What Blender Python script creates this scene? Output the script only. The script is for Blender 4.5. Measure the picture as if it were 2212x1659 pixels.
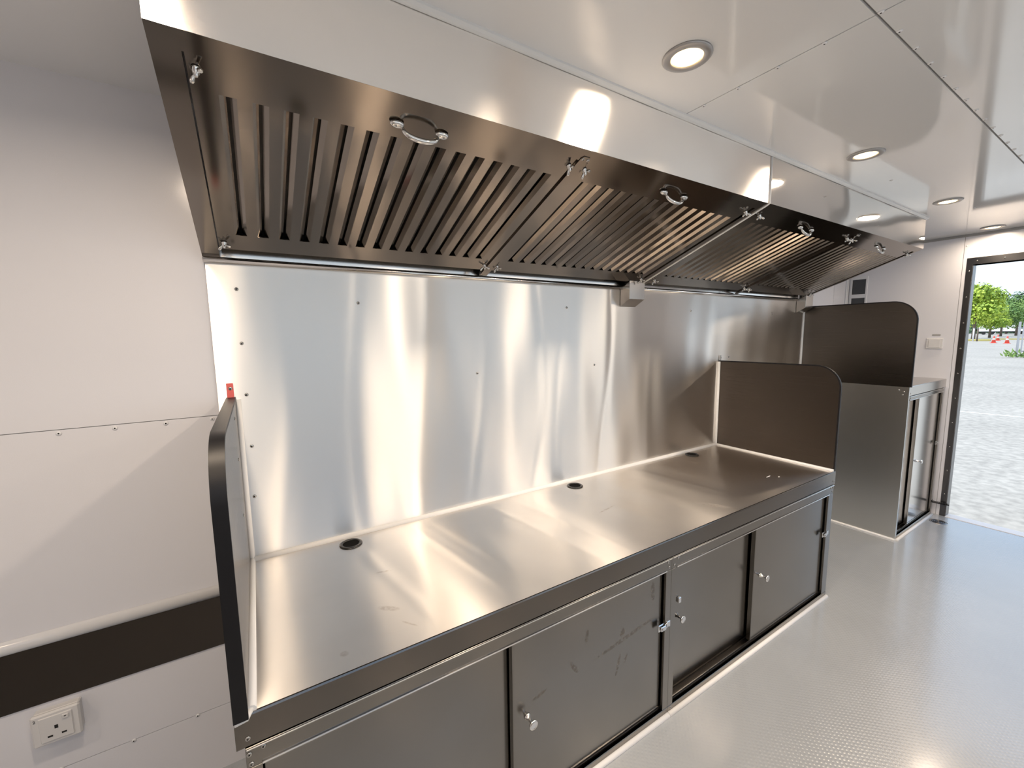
import bpy, bmesh, math, random
from mathutils import Vector, Matrix, Euler
random.seed(7)
for o in list(bpy.data.objects): bpy.data.objects.remove(o)
SC = bpy.context.scene
COL = SC.collection
PI = math.pi

# ------------------------------------------------------------------ camera
cam_d = bpy.data.cameras.new('camera'); cam = bpy.data.objects.new('camera', cam_d); COL.objects.link(cam)
FPX = 894.81
cam_d.sensor_fit = 'HORIZONTAL'; cam_d.sensor_width = 36.0; cam_d.lens = FPX/2212*36.0
cam_d.clip_start = 0.02; cam_d.clip_end = 2000
yaw, pitch, roll = -0.5538, -0.1161, -0.0137
fw = Vector((-math.sin(yaw)*math.cos(pitch), math.cos(yaw)*math.cos(pitch), math.sin(pitch)))
rt = fw.cross(Vector((0, 0, 1))).normalized(); up = rt.cross(fw)
r2 = rt*math.cos(roll)+up*math.sin(roll); u2 = -rt*math.sin(roll)+up*math.cos(roll)
CAM = Vector((0.0605, -1.5644, 1.4235))
cam.matrix_world = Matrix(((r2.x, u2.x, -fw.x, CAM.x), (r2.y, u2.y, -fw.y, CAM.y), (r2.z, u2.z, -fw.z, CAM.z), (0, 0, 0, 1)))
SC.camera = cam

# ------------------------------------------------------------------ world, sun, exposure
SC.view_settings.view_transform = 'Standard'
SC.view_settings.look = 'None'
SC.view_settings.gamma = 1.0
SC.view_settings.use_curve_mapping = False
SC.view_settings.exposure = 0.36
SKY_STRENGTH = 1.10
SUN_STRENGTH = 3.3
LAMP_POWER = 6.3
LAMP_LENS = 10.0
world = bpy.data.worlds.new('sky'); SC.world = world; world.use_nodes = True
nt = world.node_tree; N = nt.nodes; L = nt.links; N.clear()
wo = N.new('ShaderNodeOutputWorld'); bg = N.new('ShaderNodeBackground'); L.new(bg.outputs[0], wo.inputs[0])
tc = N.new('ShaderNodeTexCoord'); sep = N.new('ShaderNodeSeparateXYZ'); L.new(tc.outputs['Generated'], sep.inputs[0])
rmp = N.new('ShaderNodeValToRGB'); L.new(sep.outputs['Z'], rmp.inputs[0])
e = rmp.color_ramp.elements
e[0].position = 0.0; e[0].color = (0.80, 0.89, 0.98, 1)
e[1].position = 0.8; e[1].color = (0.30, 0.50, 0.86, 1)
m_ = rmp.color_ramp.elements.new(0.16); m_.color = (0.62, 0.79, 0.96, 1)
mp = N.new('ShaderNodeMapping'); mp.inputs['Scale'].default_value = (1, 1, 3.2); L.new(tc.outputs['Generated'], mp.inputs[0])
no = N.new('ShaderNodeTexNoise'); no.inputs['Scale'].default_value = 5.5; no.inputs['Detail'].default_value = 7; L.new(mp.outputs[0], no.inputs[0])
cr = N.new('ShaderNodeValToRGB'); cr.color_ramp.elements[0].position = 0.50; cr.color_ramp.elements[1].position = 0.72; L.new(no.outputs[0], cr.inputs[0])
mx = N.new('ShaderNodeMixRGB'); L.new(cr.outputs[0], mx.inputs[0]); L.new(rmp.outputs[0], mx.inputs[1]); mx.inputs[2].default_value = (0.95, 0.96, 0.98, 1)
L.new(mx.outputs[0], bg.inputs[0]); bg.inputs[1].default_value = SKY_STRENGTH
sun_d = bpy.data.lights.new('sun', 'SUN'); sun_d.energy = SUN_STRENGTH; sun_d.angle = 0.01; sun_d.color = (1, .96, .9)
sun = bpy.data.objects.new('sun', sun_d); COL.objects.link(sun)
sun.rotation_euler = Vector((0.45, -0.42, -1.0)).to_track_quat('-Z', 'Y').to_euler(); sun.location = (0, 0, 30)
cy = SC.cycles
cy.use_denoising = True
cy.max_bounces = 8; cy.diffuse_bounces = 5; cy.glossy_bounces = 5; cy.sample_clamp_indirect = 5.0
cy.caustics_reflective = True; cy.blur_glossy = 0.5

# ------------------------------------------------------------------ materials
def newmat(name):
    m = bpy.data.materials.new(name); m.use_nodes = True
    return m, m.node_tree.nodes, m.node_tree.links, m.node_tree.nodes['Principled BSDF']
def plain(name, col, rough=.5, metal=0.0, bump=None, spec=.5, coat=0.0, var=0.0, varscale=6.0):
    m, n, l, b = newmat(name)
    b.inputs['Base Color'].default_value = (*col, 1); b.inputs['Roughness'].default_value = rough
    b.inputs['Metallic'].default_value = metal; b.inputs['Specular IOR Level'].default_value = spec
    b.inputs['Coat Weight'].default_value = coat; b.inputs['Coat Roughness'].default_value = .08
    geo = n.new('ShaderNodeNewGeometry')
    if bump:
        sc_, st, di = bump
        t = n.new('ShaderNodeTexNoise'); t.inputs['Scale'].default_value = sc_; t.inputs['Detail'].default_value = 2
        l.new(geo.outputs['Position'], t.inputs[0])
        bp = n.new('ShaderNodeBump'); bp.inputs['Strength'].default_value = st; bp.inputs['Distance'].default_value = di
        l.new(t.outputs[0], bp.inputs['Height']); l.new(bp.outputs[0], b.inputs['Normal'])
    if var:
        t = n.new('ShaderNodeTexNoise'); t.inputs['Scale'].default_value = varscale; t.inputs['Detail'].default_value = 5
        l.new(geo.outputs['Position'], t.inputs[0])
        c = n.new('ShaderNodeMixRGB'); c.inputs[1].default_value = (*[v*(1-var) for v in col], 1); c.inputs[2].default_value = (*[min(1, v*(1+var)) for v in col], 1)
        l.new(t.outputs[0], c.inputs[0]); l.new(c.outputs[0], b.inputs['Base Color'])
    return m
def steel(name, col, rough, aniso, tang, grain=(2, 900, 900), stain=0.0, wave=None):
    """brushed stainless sheet: tang = direction in which reflections smear (across the grain)"""
    m, n, l, b = newmat(name)
    b.inputs['Metallic'].default_value = 1.0; b.inputs['Base Color'].default_value = (*col, 1)
    b.inputs['Roughness'].default_value = rough; b.inputs['Anisotropic'].default_value = aniso
    geo = n.new('ShaderNodeNewGeometry')
    if aniso > 0:
        cx = n.new('ShaderNodeCombineXYZ')
        for i in range(3): cx.inputs[i].default_value = tang[i]
        l.new(cx.outputs[0], b.inputs['Tangent'])
    mpn = n.new('ShaderNodeMapping'); mpn.inputs['Scale'].default_value = grain; l.new(geo.outputs['Position'], mpn.inputs[0])
    t = n.new('ShaderNodeTexNoise'); t.inputs['Scale'].default_value = 1.0; t.inputs['Detail'].default_value = 2; l.new(mpn.outputs[0], t.inputs[0])
    mr = n.new('ShaderNodeMapRange'); mr.inputs['To Min'].default_value = rough*.96; mr.inputs['To Max'].default_value = rough*1.04
    l.new(t.outputs[0], mr.inputs[0])
    last = mr.outputs[0]
    if stain:
        s = n.new('ShaderNodeTexNoise'); s.inputs['Scale'].default_value = 4.0; s.inputs['Detail'].default_value = 3; s.inputs['Distortion'].default_value = .2
        l.new(geo.outputs['Position'], s.inputs[0])
        r = n.new('ShaderNodeMapRange'); r.inputs['From Min'].default_value = .42; r.inputs['From Max'].default_value = .80; l.new(s.outputs[0], r.inputs[0])
        ma = n.new('ShaderNodeMath'); ma.operation = 'MULTIPLY_ADD'; ma.inputs[1].default_value = stain; l.new(r.outputs[0], ma.inputs[0]); l.new(last, ma.inputs[2])
        last = ma.outputs[0]
        c = n.new('ShaderNodeMixRGB'); c.inputs[1].default_value = (*col, 1); c.inputs[2].default_value = (*[v*.93 for v in col], 1)
        l.new(r.outputs[0], c.inputs[0]); l.new(c.outputs[0], b.inputs['Base Color'])
    l.new(last, b.inputs['Roughness'])
    return m
A_Y, A_Z = 0.674/0.7213, -0.257/0.7213           # direction down the hood slope
ST = (0.56, 0.535, 0.505)
M = {}
M['steel_wall'] = steel('brushed_steel_wall', (.90, .885, .86), .32, 1.0, (0, 0, 1), (3, 900, 900))
M['steel_top'] = steel('brushed_steel_top', (.88, .84, .795), .29, 1.0, (0, 1, 0), (3, 900, 900), stain=.008)
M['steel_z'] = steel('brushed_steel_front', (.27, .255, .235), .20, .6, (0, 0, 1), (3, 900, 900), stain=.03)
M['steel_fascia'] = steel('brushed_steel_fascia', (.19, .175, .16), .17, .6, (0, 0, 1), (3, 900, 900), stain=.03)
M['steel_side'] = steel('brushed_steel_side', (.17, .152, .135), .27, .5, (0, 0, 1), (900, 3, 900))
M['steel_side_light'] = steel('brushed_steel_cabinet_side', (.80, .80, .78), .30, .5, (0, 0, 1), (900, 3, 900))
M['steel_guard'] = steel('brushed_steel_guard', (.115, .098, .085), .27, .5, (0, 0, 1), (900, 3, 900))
M['steel_band'] = steel('brushed_steel_band', (.075, .064, .055), .25, .5, (0, 0, 1), (3, 900, 900))
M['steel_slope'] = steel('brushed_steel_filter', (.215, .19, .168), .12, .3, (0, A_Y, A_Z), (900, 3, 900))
M['steel_hood'] = steel('satin_steel_hood', (.93, .89, .85), .23, .97, (0, 0, 1), (3, 900, 900), stain=.02)
M['steel_hood_bright'] = steel('bright_steel_hood', (.70, .68, .655), .05, .3, (0, 0, 1), (3, 900, 900))
M['steel_bright'] = steel('bright_steel', (.80, .78, .75), .16, .0, (0, 0, 1))
def smudge(m, spots, dark=.72, rough_add=.16):
    """finger marks and smears: spots = (centre, axis_a, radius_a, axis_b, radius_b)"""
    n = m.node_tree.nodes; l = m.node_tree.links; b = n['Principled BSDF']; geo = n.new('ShaderNodeNewGeometry'); acc = None
    def vm(op, a, bb):
        k = n.new('ShaderNodeVectorMath'); k.operation = op; l.new(a, k.inputs[0]); k.inputs[1].default_value = bb; return k.outputs['Value' if op == 'DOT_PRODUCT' else 'Vector']
    def mm(op, a, bb):
        k = n.new('ShaderNodeMath'); k.operation = op; l.new(a, k.inputs[0])
        if isinstance(bb, (int, float)): k.inputs[1].default_value = bb
        else: l.new(bb, k.inputs[1])
        return k.outputs[0]
    for (c, ua, ra, ub, rb) in spots:
        d = vm('SUBTRACT', geo.outputs['Position'], c)
        u = vm('DOT_PRODUCT', d, tuple(v/ra for v in ua)); v = vm('DOT_PRODUCT', d, tuple(w/rb for w in ub))
        q = mm('ADD', mm('MULTIPLY', u, u), mm('MULTIPLY', v, v))
        mr = n.new('ShaderNodeMapRange'); mr.interpolation_type = 'SMOOTHSTEP'; mr.inputs['From Min'].default_value = 1.0; mr.inputs['From Max'].default_value = .15; l.new(q, mr.inputs[0])
        acc = mr.outputs[0] if acc is None else mm('MAXIMUM', acc, mr.outputs[0])
    t = n.new('ShaderNodeTexNoise'); t.inputs['Scale'].default_value = 90; t.inputs['Detail'].default_value = 3; l.new(geo.outputs['Position'], t.inputs[0])
    r = n.new('ShaderNodeMapRange'); r.inputs['From Min'].default_value = .3; r.inputs['From Max'].default_value = .6; l.new(t.outputs[0], r.inputs[0])
    acc = mm('MULTIPLY', acc, r.outputs[0])
    ci = b.inputs['Base Color']; mx_ = n.new('ShaderNodeMixRGB'); mx_.blend_type = 'MULTIPLY'
    if ci.links: l.new(ci.links[0].from_socket, mx_.inputs[1])
    else: mx_.inputs[1].default_value = ci.default_value
    mx_.inputs[2].default_value = (dark, dark*.97, dark*.94, 1); l.new(acc, mx_.inputs[0]); l.new(mx_.outputs[0], ci)
    ri = b.inputs['Roughness']; k = n.new('ShaderNodeMath'); k.operation = 'MULTIPLY_ADD'; k.inputs[1].default_value = rough_add; l.new(acc, k.inputs[0]); l.new(ri.links[0].from_socket, k.inputs[2]); l.new(k.outputs[0], ri)
def pix(px, py, axis, val):
    d = r2*((px-1106)/FPX)-u2*((py-829.5)/FPX)+fw; t_ = (val-CAM[axis])/d[axis]; return CAM+d*t_
def streak(p, q, w, axis, val):
    a, c_ = pix(*p, axis, val), pix(*q, axis, val); dr = (c_-a); L_ = dr.length/2; dr.normalize()
    nrm = Vector((0, 0, 0)); nrm[axis] = 1; return (tuple((a+c_)/2), tuple(dr), L_, tuple(nrm.cross(dr)), w)
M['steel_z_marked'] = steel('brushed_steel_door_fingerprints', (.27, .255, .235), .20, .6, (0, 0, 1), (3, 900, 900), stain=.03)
smudge(M['steel_z_marked'], [streak(p, q, w, 1, -.654) for p, q, w in (((1271, 1352), (1265, 1396), .009), ((1347, 1352), (1342, 1380), .014), ((1410, 1252), (1411, 1302), .013), ((1342, 1400), (1328, 1470), .008), ((1356, 1408), (1345, 1440), .008), ((1230, 1428), (1250, 1455), .010), ((1145, 1518), (1185, 1485), .008), ((1270, 1435), (1425, 1325), .010))])
smudge(M['steel_top'], [streak(p, q, w, 2, .696) for p, q, w in (((812, 1312), (868, 1316), .012), ((808, 1238), (850, 1230), .005), ((862, 1340), (905, 1352), .004), ((1600, 1100), (1500, 1085), .02), ((1290, 1110), (1330, 1090), .006), ((748, 1405), (740, 1420), .012))], .8, .10)
M['steel_plain'] = steel('plain_steel', ST, .22, 0, (0, 0, 1))
M['steel_dark'] = steel('door_frame_steel', (.13, .13, .135), .32, .5, (0, 0, 1))
M['steel_inside'] = plain('shade_toned_steel_inside', (.10, .095, .09), .45, 1.0)  # shade of the enclosed insides is put into this dark colour
M['bezel'] = plain('satin_bezel', (.42, .41, .41), .35, .6)
M['chrome'] = plain('chrome', (.78, .77, .75), .06, 1.0)
M['rivet'] = plain('rivet_metal', (.5, .49, .47), .25, 1.0)
M['hole_dark'] = plain('rivet_hole', (.004, .004, .004), .9, spec=.1)
M['white_wall'] = plain('white_gloss_panel', (.80, .81, .865), .16, bump=(420, .10, .001), spec=.5)
M['white_ceil'] = plain('white_ceiling_panel', (.80, .815, .84), .06, bump=(700, .012, .001), spec=.9, coat=.5)
M['white_trim'] = plain('white_trim', (.80, .815, .85), .20)
M['seam'] = plain('seam_grey', (.30, .30, .29), .6)
M['sealant'] = plain('white_sealant', (.84, .85, .86), .42)
M['black'] = plain('black_rubber', (.008, .008, .009), .28)
M['black_gloss'] = plain('black_edge_trim', (.006, .006, .008), .45, spec=.35)
M['red'] = plain('red_film', (.85, .17, .15), .35)
M['plastic'] = plain('white_plastic', (.74, .74, .75), .32)
M['slot'] = plain('socket_slot', (.01, .01, .01), .6)
M['dark_pane'] = plain('dark_pane', (.055, .06, .068), .30)
M['grey_trim'] = plain('grey_trim', (.36, .36, .35), .5)

# floor: grey vinyl with raised studs
m, n, l, b = newmat('grey_studded_vinyl'); M['floor'] = m
geo = n.new('ShaderNodeNewGeometry'); mpn = n.new('ShaderNodeMapping'); mpn.inputs['Rotation'].default_value = (0, 0, math.radians(45)); l.new(geo.outputs['Position'], mpn.inputs[0])
w1 = n.new('ShaderNodeTexWave'); w1.wave_type = 'BANDS'; w1.bands_direction = 'X'; w1.inputs['Scale'].default_value = 24; l.new(mpn.outputs[0], w1.inputs[0])
w2 = n.new('ShaderNodeTexWave'); w2.wave_type = 'BANDS'; w2.bands_direction = 'Y'; w2.inputs['Scale'].default_value = 24; l.new(mpn.outputs[0], w2.inputs[0])
mu = n.new('ShaderNodeMath'); mu.operation = 'MULTIPLY'; l.new(w1.outputs['Fac'], mu.inputs[0]); l.new(w2.outputs['Fac'], mu.inputs[1])
bp = n.new('ShaderNodeBump'); bp.inputs['Strength'].default_value = .22; bp.inputs['Distance'].default_value = .003; l.new(mu.outputs[0], bp.inputs['Height']); l.new(bp.outputs[0], b.inputs['Normal'])
t = n.new('ShaderNodeTexNoise'); t.inputs['Scale'].default_value = 2.5; t.inputs['Detail'].default_value = 6; l.new(geo.outputs['Position'], t.inputs[0])
c = n.new('ShaderNodeMixRGB'); c.inputs[1].default_value = (.335, .365, .395, 1); c.inputs[2].default_value = (.42, .455, .49, 1); l.new(t.outputs[0], c.inputs[0]); l.new(c.outputs[0], b.inputs['Base Color'])
b.inputs['Roughness'].default_value = .24; b.inputs['Specular IOR Level'].default_value = 1.0; b.inputs['Coat Weight'].default_value = 1.0; b.inputs['Coat Roughness'].default_value = .15; b.inputs['Coat IOR'].default_value = 1.7

# outside ground: pale worn tarmac and gravel
m, n, l, b = newmat('pale_gravel'); M['ground'] = m
geo = n.new('ShaderNodeNewGeometry')
t1 = n.new('ShaderNodeTexNoise'); t1.inputs['Scale'].default_value = 9; t1.inputs['Detail'].default_value = 8; l.new(geo.outputs['Position'], t1.inputs[0])
t2 = n.new('ShaderNodeTexNoise'); t2.inputs['Scale'].default_value = .35; t2.inputs['Detail'].default_value = 5; l.new(geo.outputs['Position'], t2.inputs[0])
c1 = n.new('ShaderNodeMixRGB'); c1.inputs[1].default_value = (.33, .31, .27, 1); c1.inputs[2].default_value = (.52, .49, .43, 1); l.new(t2.outputs[0], c1.inputs[0])
rr = n.new('ShaderNodeMapRange'); rr.inputs['From Min'].default_value = .35; rr.inputs['From Max'].default_value = .65; rr.inputs['To Min'].default_value = .80; rr.inputs['To Max'].default_value = 1.12; l.new(t1.outputs[0], rr.inputs[0])
c2 = n.new('ShaderNodeMixRGB'); c2.blend_type = 'MULTIPLY'; c2.inputs[0].default_value = 1; l.new(c1.outputs[0], c2.inputs[1]); l.new(rr.outputs[0], c2.inputs[2]); l.new(c2.outputs[0], b.inputs['Base Color'])
b.inputs['Roughness'].default_value = .9
M['line'] = plain('white_paint_line', (.80, .80, .78), .7)
M['grass'] = plain('dry_grass', (.38, .33, .10), .9, var=.35, varscale=.8)
M['bark'] = plain('bark', (.17, .13, .10), .9, var=.3)
M['fence'] = plain('galvanised_fence', (.42, .43, .46), .45, .3)
M['cone'] = plain('orange_cone', (.80, .12, .08), .5)
M['cone_white'] = plain('cone_band', (.85, .85, .85), .4)
M['truck_white'] = plain('truck_white', (.82, .82, .82), .4)
M['tyre'] = plain('tyre', (.02, .02, .02), .8)
def leafmat(name, c1, c2):
    m, n, l, b = newmat(name)
    geo = n.new('ShaderNodeNewGeometry'); t = n.new('ShaderNodeTexNoise'); t.inputs['Scale'].default_value = .7; t.inputs['Detail'].default_value = 4
    l.new(geo.outputs['Position'], t.inputs[0]); r = n.new('ShaderNodeValToRGB'); r.color_ramp.elements[0].position = .35; r.color_ramp.elements[1].position = .65
    r.color_ramp.elements[0].color = (*c1, 1); r.color_ramp.elements[1].color = (*c2, 1); l.new(t.outputs[0], r.inputs[0]); l.new(r.outputs[0], b.inputs['Base Color'])
    b.inputs['Roughness'].default_value = .6
    b.inputs['Transmission Weight'].default_value = 0.0
    return m
M['leaf_light'] = leafmat('leaf_light', (.20, .33, .03), (.55, .68, .09))
M['leaf_mid'] = leafmat('leaf_mid', (.10, .20, .05), (.24, .38, .09))
M['leaf_dark'] = leafmat('leaf_dark', (.05, .11, .06), (.12, .21, .09))
def emis(name, col, s):
    m = bpy.data.materials.new(name); m.use_nodes = True; nn = m.node_tree.nodes; nn.clear()
    o = nn.new('ShaderNodeOutputMaterial'); em = nn.new('ShaderNodeEmission'); em.inputs[0].default_value = (*col, 1); em.inputs[1].default_value = s
    m.node_tree.links.new(em.outputs[0], o.inputs[0]); return m
M['lens'] = emis('downlight_lens', (1.0, .66, .28), LAMP_LENS)

# ------------------------------------------------------------------ mesh helpers
WLOC = {}
def wl(o): return WLOC.get(o.name, Vector((0, 0, 0))) if o else Vector((0, 0, 0))
class MB:
    def __init__(s): s.v = []; s.f = []; s.sm = []
    def add(s, vs, fs, smooth=False):
        o = len(s.v); s.v += [Vector(v) for v in vs]; s.f += [tuple(i+o for i in f) for f in fs]; s.sm += [smooth]*len(fs); return s
    def box(s, x0, x1, y0, y1, z0, z1, bev=0.0):
        if x0 > x1: x0, x1 = x1, x0
        if y0 > y1: y0, y1 = y1, y0
        if z0 > z1: z0, z1 = z1, z0
        if not bev:
            vs = [(x0,y0,z0),(x1,y0,z0),(x1,y1,z0),(x0,y1,z0),(x0,y0,z1),(x1,y0,z1),(x1,y1,z1),(x0,y1,z1)]
            return s.add(vs, [(0,3,2,1),(4,5,6,7),(0,1,5,4),(1,2,6,5),(2,3,7,6),(3,0,4,7)])
        bm = bmesh.new(); bmesh.ops.create_cube(bm, size=1)
        bmesh.ops.scale(bm, vec=(x1-x0, y1-y0, z1-z0), verts=bm.verts); bmesh.ops.translate(bm, vec=((x0+x1)/2, (y0+y1)/2, (z0+z1)/2), verts=bm.verts)
        bmesh.ops.bevel(bm, geom=bm.edges[:], offset=bev, segments=1, affect='EDGES')
        bm.verts.index_update(); s.add([v.co.copy() for v in bm.verts], [[v.index for v in f.verts] for f in bm.faces]); bm.free(); return s
    def prism(s, pts, ax, a0, a1, smooth=False):
        """polygon pts (2D) extruded along axis ax; 2D axes are the other two in order"""
        n_ = len(pts); vs = []
        for a in (a0, a1):
            for p, q in pts:
                vs.append({'x': (a, p, q), 'y': (p, a, q), 'z': (p, q, a)}[ax])
        fs = [tuple(range(n_))[::-1], tuple(range(n_, 2*n_))]+[(i, (i+1) % n_, n_+(i+1) % n_, n_+i) for i in range(n_)]
        return s.add(vs, fs, smooth)
    def tube(s, pts, r, seg=8, closed=False, cap=True):
        pts = [Vector(p) for p in pts]; n_ = len(pts); o = len(s.v); prev = None
        rs = r if isinstance(r, (list, tuple)) else [r]*n_
        for i, p in enumerate(pts):
            a = pts[(i+1) % n_] if (closed or i < n_-1) else pts[i]; bb = pts[i-1] if (closed or i > 0) else pts[i]
            t_ = (a-bb).normalized()
            if prev is None:
                prev = Vector((0, 0, 1)) if abs(t_.z) < .9 else Vector((1, 0, 0))
            u = (prev-t_*prev.dot(t_)).normalized(); w = t_.cross(u); prev = u
            for k in range(seg):
                th = 2*PI*k/seg; s.v.append(p+(u*math.cos(th)+w*math.sin(th))*rs[i])
        for i in range(n_ if closed else n_-1):
            j = (i+1) % n_
            for k in range(seg):
                k2 = (k+1) % seg; s.f.append((o+i*seg+k, o+i*seg+k2, o+j*seg+k2, o+j*seg+k)); s.sm.append(True)
        if cap and not closed:
            s.f.append(tuple(o+k for k in range(seg))[::-1]); s.sm.append(False)
            s.f.append(tuple(o+(n_-1)*seg+k for k in range(seg))); s.sm.append(False)
        return s
    def lathe(s, prof, origin, axis, seg=16):
        """profile (radius, height) revolved about axis through origin"""
        ax = Vector(axis).normalized(); u = Vector((0, 0, 1)) if abs(ax.z) < .9 else Vector((1, 0, 0))
        u = (u-ax*u.dot(ax)).normalized(); w = ax.cross(u); O = Vector(origin); o = len(s.v)
        for r_, h in prof:
            for k in range(seg):
                th = 2*PI*k/seg; s.v.append(O+ax*h+(u*math.cos(th)+w*math.sin(th))*max(r_, 1e-5))
        for i in range(len(prof)-1):
            for k in range(seg):
                k2 = (k+1) % seg; s.f.append((o+i*seg+k, o+i*seg+k2, o+(i+1)*seg+k2, o+(i+1)*seg+k)); s.sm.append(True)
        s.f.append(tuple(o+k for k in range(seg))[::-1]); s.sm.append(False)
        s.f.append(tuple(o+(len(prof)-1)*seg+k for k in range(seg))); s.sm.append(False)
        return s
    def grid(s, fn, nu, nv):
        o = len(s.v)
        for j in range(nv+1):
            for i in range(nu+1): s.v.append(Vector(fn(i/nu, j/nv)))
        for j in range(nv):
            for i in range(nu):
                a = o+j*(nu+1)+i; s.f.append((a, a+1, a+nu+2, a+nu+1)); s.sm.append(True)
        return s
    def mesh(s, name, mat, off=Vector((0, 0, 0))):
        me = bpy.data.meshes.new(name); me.from_pydata([tuple(v-off) for v in s.v], [], s.f)
        me.polygons.foreach_set('use_smooth', s.sm); me.materials.append(mat); me.update(); return me
    def build(s, name, mat, parent=None, origin=None):
        org = Vector(origin) if origin is not None else (wl(parent) if parent else Vector((0, 0, 0)))
        o = bpy.data.objects.new(name, s.mesh(name, mat, org)); COL.objects.link(o)
        o.location = org-wl(parent); o.parent = parent; WLOC[o.name] = org; return o
def inst(name, me, loc, parent=None, rot=None):
    o = bpy.data.objects.new(name, me); COL.objects.link(o); o.parent = parent
    o.location = Vector(loc)-wl(parent)
    if rot is not None: o.rotation_euler = rot
    WLOC[o.name] = Vector(loc); return o
def tag(o, label=None, cat=None, group=None, kind=None):
    if label: o['label'] = label
    if cat: o['category'] = cat
    if group: o['group'] = group
    if kind: o['kind'] = kind
    return o
def thing(name, loc, label, cat, group=None):
    o = bpy.data.objects.new(name, None); COL.objects.link(o); o.location = loc; o.empty_display_size = .1
    WLOC[o.name] = Vector(loc); return tag(o, label, cat, group)
def struct(o, label, cat='structure'): return tag(o, label, cat, None, 'structure')

# ------------------------------------------------------------------ measures
H = 2.10; WZ = .696; WY = -.668; X1 = 2.589; PZ = 1.245
HX0 = -.05; HXM = 1.79; HX1 = 3.585; HY = -.674; HZ = 1.917; HWZ = 1.66
XE = 4.475; X2 = 3.678; C2Y = -.651; C2Z = 1.057; P3Z = 1.612
XL = -1.75; YF = -2.15; GZ = -.55
DY0, DY1, DZ = -.722, -1.475, 1.885                # end door opening
SLOT_PITCH = .0538

# rivet / screw heads (shared meshes, local +Z points out of the surface)
def head_mesh(name, r, mat, hole=True):
    mb = MB(); mb.lathe([(r, 0), (r*.95, r*.22), (r*.7, r*.42), (r*.32, r*.5)], (0, 0, 0), (0, 0, 1), 10)
    me = mb.mesh(name, mat)
    if hole:
        me.materials.append(M['hole_dark'])
        me.polygons[len(me.polygons)-1].material_index = 1
    return me
RIV = head_mesh('rivet', .0052, M['rivet']); SCR = head_mesh('screw_head', .0058, M['rivet'])
SCRW = head_mesh('screw_cap', .0062, M['white_trim'])
R_FRONT = Euler((PI/2, 0, 0)); R_DOWN = Euler((PI, 0, 0)); R_LEFT = Euler((0, -PI/2, 0)); R_RIGHT = Euler((0, PI/2, 0))

# ================================================================== the setting
fl = MB().box(XL, XE+.02, YF, .0, -.05, 0).build('floor', M['floor'])
struct(fl, 'grey studded vinyl floor of the catering trailer', 'floor')
# ceiling: slab with four panels and screws
cl = MB().box(XL-.06, XE+.06, YF-.06, .06, H+.005, H+.06).build('ceiling', M['seam'])
struct(cl, 'glossy white panelled ceiling with recessed downlights', 'ceiling')
SX, SY = 1.253, -1.152
g = .0018
LIGHTS = [(-1.18, -.85), (-.08, -.85), (1.017, -.857), (2.119, -.853), (3.238, -.840), (4.309, -.825)]
FILL_LIGHTS = [(-.08, -1.62), (1.017, -1.62), (2.119, -1.62), (3.238, -1.62)]  # unseen second row, added as fill light for room and ceiling
for (xa, xb) in ((XL, SX-g), (SX+g, XE)):
    for (ya, yb) in ((SY+g*1.4, 0.0), (YF, SY-g*1.4)):
        MB().box(xa, xb, ya, yb, H, H+.0045).build('ceiling_panel', M['white_ceil'], cl)
for k in range(-4, 30):
    inst('screw_head', SCRW, (1.25+.1095*k, SY-.008, H), cl, R_DOWN)
for k in range(6):
    if k != 4: inst('screw_head', SCRW, (SX+.004, -.743-.1035*k, H), cl, R_DOWN)
inst('screw_head', SCRW, (2.57, -.80, H), cl, R_DOWN); inst('screw_head', SCRW, (3.55, -.88, H), cl, R_DOWN)
# back wall
wb = MB().box(XL-.06, XE+.06, .004, .06, -.05, H+.005).build('wall_back', M['seam'])
struct(wb, 'white panelled back wall behind the cooking counter', 'wall')
ZS1, ZS2 = 1.19, .224
for (za, zb) in ((ZS1+.001, H), (ZS2+.001, ZS1-.001), (0, ZS2-.001)):
    MB().box(XL, -.047, 0, .004, za, zb).build('wall_panel', M['white_wall'], wb)
MB().box(-.047, 3.69, .001, .004, 0, H).build('wall_panel', M['white_wall'], wb)
MB().box(3.69, 4.178, 0, .004, 0, H).build('wall_panel', M['white_wall'], wb)
MB().box(4.182, XE, 0, .004, 0, H).build('wall_panel', M['white_wall'], wb)
for k in range(14):
    x = -.066-.1115*k
    if x > XL: inst('screw_head', SCRW, (x, 0, ZS1-.010), wb, R_FRONT)
for k in range(7): inst('screw_head', SCRW, (-.18-.155*k, 0, ZS2-.002), wb, R_FRONT)
# white bullnose rail and steel band along the left of the back wall
pr = [(0, .603)]+[(-.016*math.sin(PI*k/8)-.001, .622-.018*math.cos(PI*k/8)) for k in range(9)]+[(0, .641)]
o = MB().prism(pr, 'x', XL, -.028).build('trim_1', M['white_trim']); struct(o, 'white bullnose rail along the back wall above the steel band', 'trim')
for p in o.data.polygons: p.use_smooth = len(p.vertices) == 4
o = MB().box(XL, -.028, -.004, 0, .437, .604, .001).build('trim_2', M['steel_band']); struct(o, 'dark brushed steel protection band on the wall above the socket', 'trim')
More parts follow.
